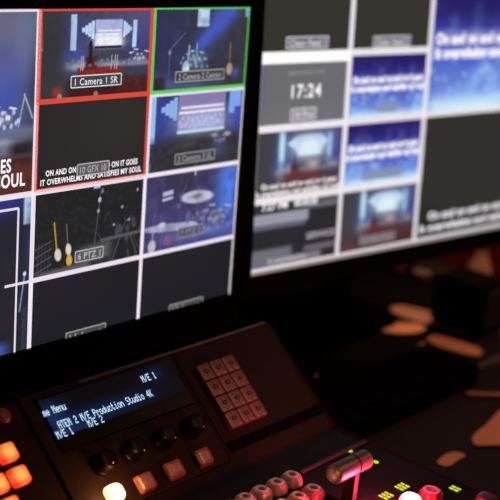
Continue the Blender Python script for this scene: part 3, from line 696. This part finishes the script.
POOL = mat('tan_light_pool', (.80, .33, .17), .8, spec=.1, scale=14, noise=.06)  # orange tan of the light pools painted on the bare desk
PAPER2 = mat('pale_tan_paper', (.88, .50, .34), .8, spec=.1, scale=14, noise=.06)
def sheet(name, pts, z, m, label, cat, curl=0., group=None, th=.0008, rise=None):
    """a lying sheet: outline pts (world x, y) filled with a thickness and a slight curl"""
    cx = sum(p[0] for p in pts) / len(pts); cy = sum(p[1] for p in pts) / len(pts)
    bm = bmesh.new(); n = len(pts)
    def ring(f, zz):
        out = []
        for k, (x, y) in enumerate(pts):
            c = curl * max(0, math.sin(2 * math.pi * k / n)) * f ** 2
            out.append(bm.verts.new(((x - cx) * f, (y - cy) * f, zz + c)))
        return out
    R_ = [ring(1, 0), ring(1, th), ring(.6, th), ring(.2, th)]
    B_ = [R_[0], ring(.5, 0)]
    for a, b in zip(R_, R_[1:]):
        for k in range(n): bm.faces.new((a[k], a[(k + 1) % n], b[(k + 1) % n], b[k]))
    for k in range(n): bm.faces.new((B_[0][k], B_[1][k], B_[1][(k + 1) % n], B_[0][(k + 1) % n]))
    bm.faces.new(R_[-1]); bm.faces.new(B_[1][::-1])
    o = obj(name, bm, m, None, Matrix.Translation((cx, cy, z)))
    return tag(o, label, cat, group)
Z0 = DESK_Z + .0003
def smooth_pts(pts, it=2):
    for _ in range(it):
        out = []
        for k in range(len(pts)):
            a, b = pts[k], pts[(k + 1) % len(pts)]
            out += [(a[0] * .75 + b[0] * .25, a[1] * .75 + b[1] * .25), (a[0] * .25 + b[0] * .75, a[1] * .25 + b[1] * .75)]
        pts = out
    return pts
# camera ray -> desk point, used once to measure where the papers and light pools lie
def on_desk(px, py, z=DESK_Z):
    d = q @ np.array([(px - 250) / 1300, (250 - py) / 1300, -1.]); c = np.array([-.6909, -.7324, .4342]); s = (z - c[2]) / d[2]
    return (c + s * d)
def dpts(P, z=DESK_Z): return [tuple(on_desk(*p, z)[:2]) for p in P]
sheet('paper_or_light_pool', smooth_pts(dpts([(471, 437), (474, 447), (484, 448), (500, 447), (520, 450), (526, 420), (518, 398), (500, 410), (488, 424)]), 1), Z0, POOL, 'larger orange tan sheet painted as a pool of light on the bare desk at the right edge', 'paper', .002)  # tan sheet stands in for a pool of light on the desk
sheet('paper_or_light_pool', smooth_pts(dpts([(435, 464), (444, 456), (455, 453), (467, 456), (458, 460), (448, 468)]), 1), Z0, POOL, 'small curved orange tan sheet painted as a light pool beside the console edge', 'paper', .001)  # second light pool, likewise laid down as a coloured sheet
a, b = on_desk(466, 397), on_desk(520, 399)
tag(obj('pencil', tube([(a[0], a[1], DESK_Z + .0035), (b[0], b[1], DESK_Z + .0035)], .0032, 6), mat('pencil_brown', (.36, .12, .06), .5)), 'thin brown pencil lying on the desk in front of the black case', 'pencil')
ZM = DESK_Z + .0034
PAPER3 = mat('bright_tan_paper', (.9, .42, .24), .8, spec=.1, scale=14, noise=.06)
sheet('paper_or_light_pool', smooth_pts(dpts([(389, 308), (400, 306), (425, 312), (448, 319), (441, 326), (418, 322), (394, 314)], ZM), 1), ZM, PAPER2, 'long pale paper strip under the right monitor, topmost of three', 'paper', .002)
sheet('paper_or_light_pool', smooth_pts(dpts([(370, 327), (379, 322), (400, 325), (418, 324), (428, 329), (412, 334), (388, 333)], ZM), 1), ZM, PAPER3, 'broad tan paper strip left of the dark pad, behind the black case', 'paper', .002)
sheet('paper_or_light_pool', smooth_pts(dpts([(425, 339), (433, 336), (455, 342), (484, 351), (479, 357), (460, 353), (437, 346)], ZM), 1), ZM, PAPER3, 'narrow tan paper strip in front of the black speaker', 'paper', .002)
sheet('paper_or_light_pool', smooth_pts(dpts([(353, 319), (361, 313), (367, 317), (360, 322)], ZM), 1), ZM, mat('brown_scrap', (.3, .12, .08), .7), 'tiny brown paper scrap left of the pale paper strips', 'paper', .001)
sheet('paper_or_light_pool', smooth_pts(dpts([(416, 347), (423, 343), (427, 347), (421, 353)], ZM), 1), ZM, mat('brown_scrap2', (.28, .12, .07), .7), 'tiny brown scrap at the end of the narrow tan strip', 'paper', .001)
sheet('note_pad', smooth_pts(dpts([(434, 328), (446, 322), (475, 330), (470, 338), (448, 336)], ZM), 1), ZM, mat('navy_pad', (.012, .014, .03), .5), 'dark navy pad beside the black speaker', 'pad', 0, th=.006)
# black desktop speaker
c = on_desk(474, 336, ZM)
sp = empty('desktop_speaker', 'squat black desktop speaker at the right edge, in front of the amber bottle', 'speaker', (c[0] + .03, c[1] + .03, ZM))
obj('cabinet', box((c[0] + .03, c[1] + .03, ZM + .033), (.07, .075, .062), .008, 3), MATTE, sp)
obj('grille', box((c[0] + .03, c[1] - .0085, ZM + .034), (.058, .003, .05), .001), mat('grille_cloth', (.004, .004, .005), .9), sp)
for dx in (-.025, .025): obj('foot', lathe([(.006, 0), (.006, .0025), (0, .0025)], 12), SLOT, sp, Matrix.Translation((c[0] + .03 + dx, c[1] + .03, ZM)))
# amber bottle behind the speaker
c = on_desk(477, 283)
bt = empty('amber_bottle', 'small amber bottle glowing orange behind the black speaker', 'bottle', (c[0], c[1], DESK_Z))
Mb = Matrix.Translation((c[0], c[1], DESK_Z))
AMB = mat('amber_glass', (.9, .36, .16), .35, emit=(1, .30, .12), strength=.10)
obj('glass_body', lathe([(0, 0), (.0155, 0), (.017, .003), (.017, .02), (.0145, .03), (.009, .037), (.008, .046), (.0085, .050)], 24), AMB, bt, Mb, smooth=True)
obj('cap', lathe([(.0088, .049), (.0088, .058), (.006, .060), (0, .060)], 20), mat('bottle_cap', (.55, .2, .1), .5), bt, Mb)

# small cluttered things farther along the desk, all far out of focus
for px, py, col, s_, nm, lb, ct in ((421, 279, (.33, .22, .12), .012, 'tape_roll', 'small dull tan tape roll on the desk beneath the right monitor', 'tape'), (397, 268, (.35, .12, .08), .011, 'plastic_lid', 'small brown plastic lid left of the tan tape roll', 'lid'), (452, 284, (.2, .07, .05), .009, 'bottle_cap', 'tiny red brown bottle cap left of the amber bottle', 'cap')):
    zc = ZM if on_desk(px, py, ZM)[0] < .87 and on_desk(px, py, ZM)[1] < .17 else DESK_Z
    c = on_desk(px, py, zc)
    pr = [(s_ * .45, 0), (s_, 0), (s_, s_ * .8), (s_ * .9, s_ * .9), (s_ * .5, s_ * .9), (s_ * .45, s_ * .8), (s_ * .45, 0)] if nm == 'tape_roll' else [(0, 0), (s_, 0), (s_, s_ * .6), (s_ * .85, s_ * .8), (0, s_ * .85)]
    tag(obj(nm, lathe(pr, 20), mat('clutter_' + nm, col, .6), None, Matrix.Translation((c[0], c[1], zc))), lb, ct)

# ------------------------------------------------------------------ RED SEATS BEYOND THE DESK
SEATR = mat('red_seat_fabric', (.30, .012, .010), .85, scale=120); SEATF = mat('seat_frame_black', (.01, .01, .01), .5)
def seat_at(loc, rz, label):
    e = empty('hall_seat', label, 'seat', loc)
    Ms = Matrix.Translation(loc) @ Matrix.Rotation(rz, 4, 'Z'); WM[e.name] = Ms; e.matrix_basis = Ms
    obj('seat', box((0, -.02, .44), (.48, .46, .10), .03, 3), SEATR, e, Ms)
    obj('backrest', box((0, .22, .72), (.50, .08, .52), .035, 3), SEATR, e, Ms @ Matrix.Rotation(0, 4, 'X'))
    for s_ in (-1, 1):
        obj('armrest', box((s_ * .27, 0, .62), (.05, .36, .04), .012), SEATF, e, Ms)
        obj('leg', box((s_ * .27, 0, .30), (.04, .30, .60), .01), SEATF, e, Ms)
    return e
fw = Vector((.76, .575, 0)).normalized(); sd = Vector((fw.y, -fw.x, 0))
rz = math.atan2(-fw.x, fw.y) 
p_ = Vector((-.6909, -.7324, 0)) + fw * 2.6 + sd * .47
seat_at((p_.x, p_.y, FLOOR_Z), rz + math.pi, 'blurred red hall seat beyond the far end of the desk')

# ------------------------------------------------------------------ LIGHT
def area(name, loc, target, size, power, col):
    l = bpy.data.lights.new(name, 'AREA'); l.size = size; l.energy = power; l.color = col
    o = bpy.data.objects.new(name, l); link(o); o.location = loc
    o.rotation_euler = (Vector(target) - Vector(loc)).to_track_quat('-Z', 'Y').to_euler(); return o
def point(name, loc, power, col, r=.01):
    l = bpy.data.lights.new(name, 'POINT'); l.energy = power; l.color = col; l.shadow_soft_size = r
    o = bpy.data.objects.new(name, l); link(o); o.location = loc; return o
def spot(name, loc, target, power, col, ang, blend=.6, r=.08):
    l = bpy.data.lights.new(name, 'SPOT'); l.energy = power; l.color = col; l.spot_size = ang * D2R; l.spot_blend = blend; l.shadow_soft_size = r
    o = bpy.data.objects.new(name, l); link(o); o.location = loc
    o.rotation_euler = (Vector(target) - Vector(loc)).to_track_quat('-Z', 'Y').to_euler(); return o
area('warm_hall_light', (.9, -1.3, 1.9), (.4, -.1, -.1), .5, 6, (1, .45, .28))
spot('desk_fill_front', (1.5, -1.1, 1.5), (.50, -.20, -.12), 36, (1, .46, .25), 24)  # unseen spot added to light the right part of the desk
spot('paper_fill', (2.2, .75, 1.2), (.725, .03, -.12), 90, (1, .50, .29), 8, .7)  # unseen narrow spot added to brighten the papers behind the case
spot('seat_fill', (1.5, -1.3, 1.6), (1.68, .50, -.35), 16, (1, .42, .3), 18, .5)  # unseen spot added to brighten the red seat
point('key_glow', tuple(slope(-39, 94.5, 17).translation), .10, (1, .36, .12), .006)
point('red_fader_fill', tuple(flat(128, 128, 14).translation), 1.0, (1, .06, .14), .014)  # added red lamp by the fader, standing in for the red keys' light
point('fader_end_fill', tuple(flat(66, 108, 48).translation), .016, (1, .34, .14), .006)  # unseen warm lamp added to brighten the fader's left end
point('bus_key_fill', tuple(flat(62, 92, 24).translation), .02, (1, .36, .2), .01)  # unseen orange lamp added to brighten the unlit bus keys
w_ = bpy.data.worlds.new('world'); scn.world = w_; w_.use_nodes = True
w_.node_tree.nodes['Background'].inputs[0].default_value = (.5, .35, .3, 1); w_.node_tree.nodes['Background'].inputs[1].default_value = .004

scn.view_settings.view_transform = 'Standard'; scn.view_settings.look = 'None'; scn.view_settings.exposure = 0
try: scn.cycles.use_denoising = True
except Exception: pass
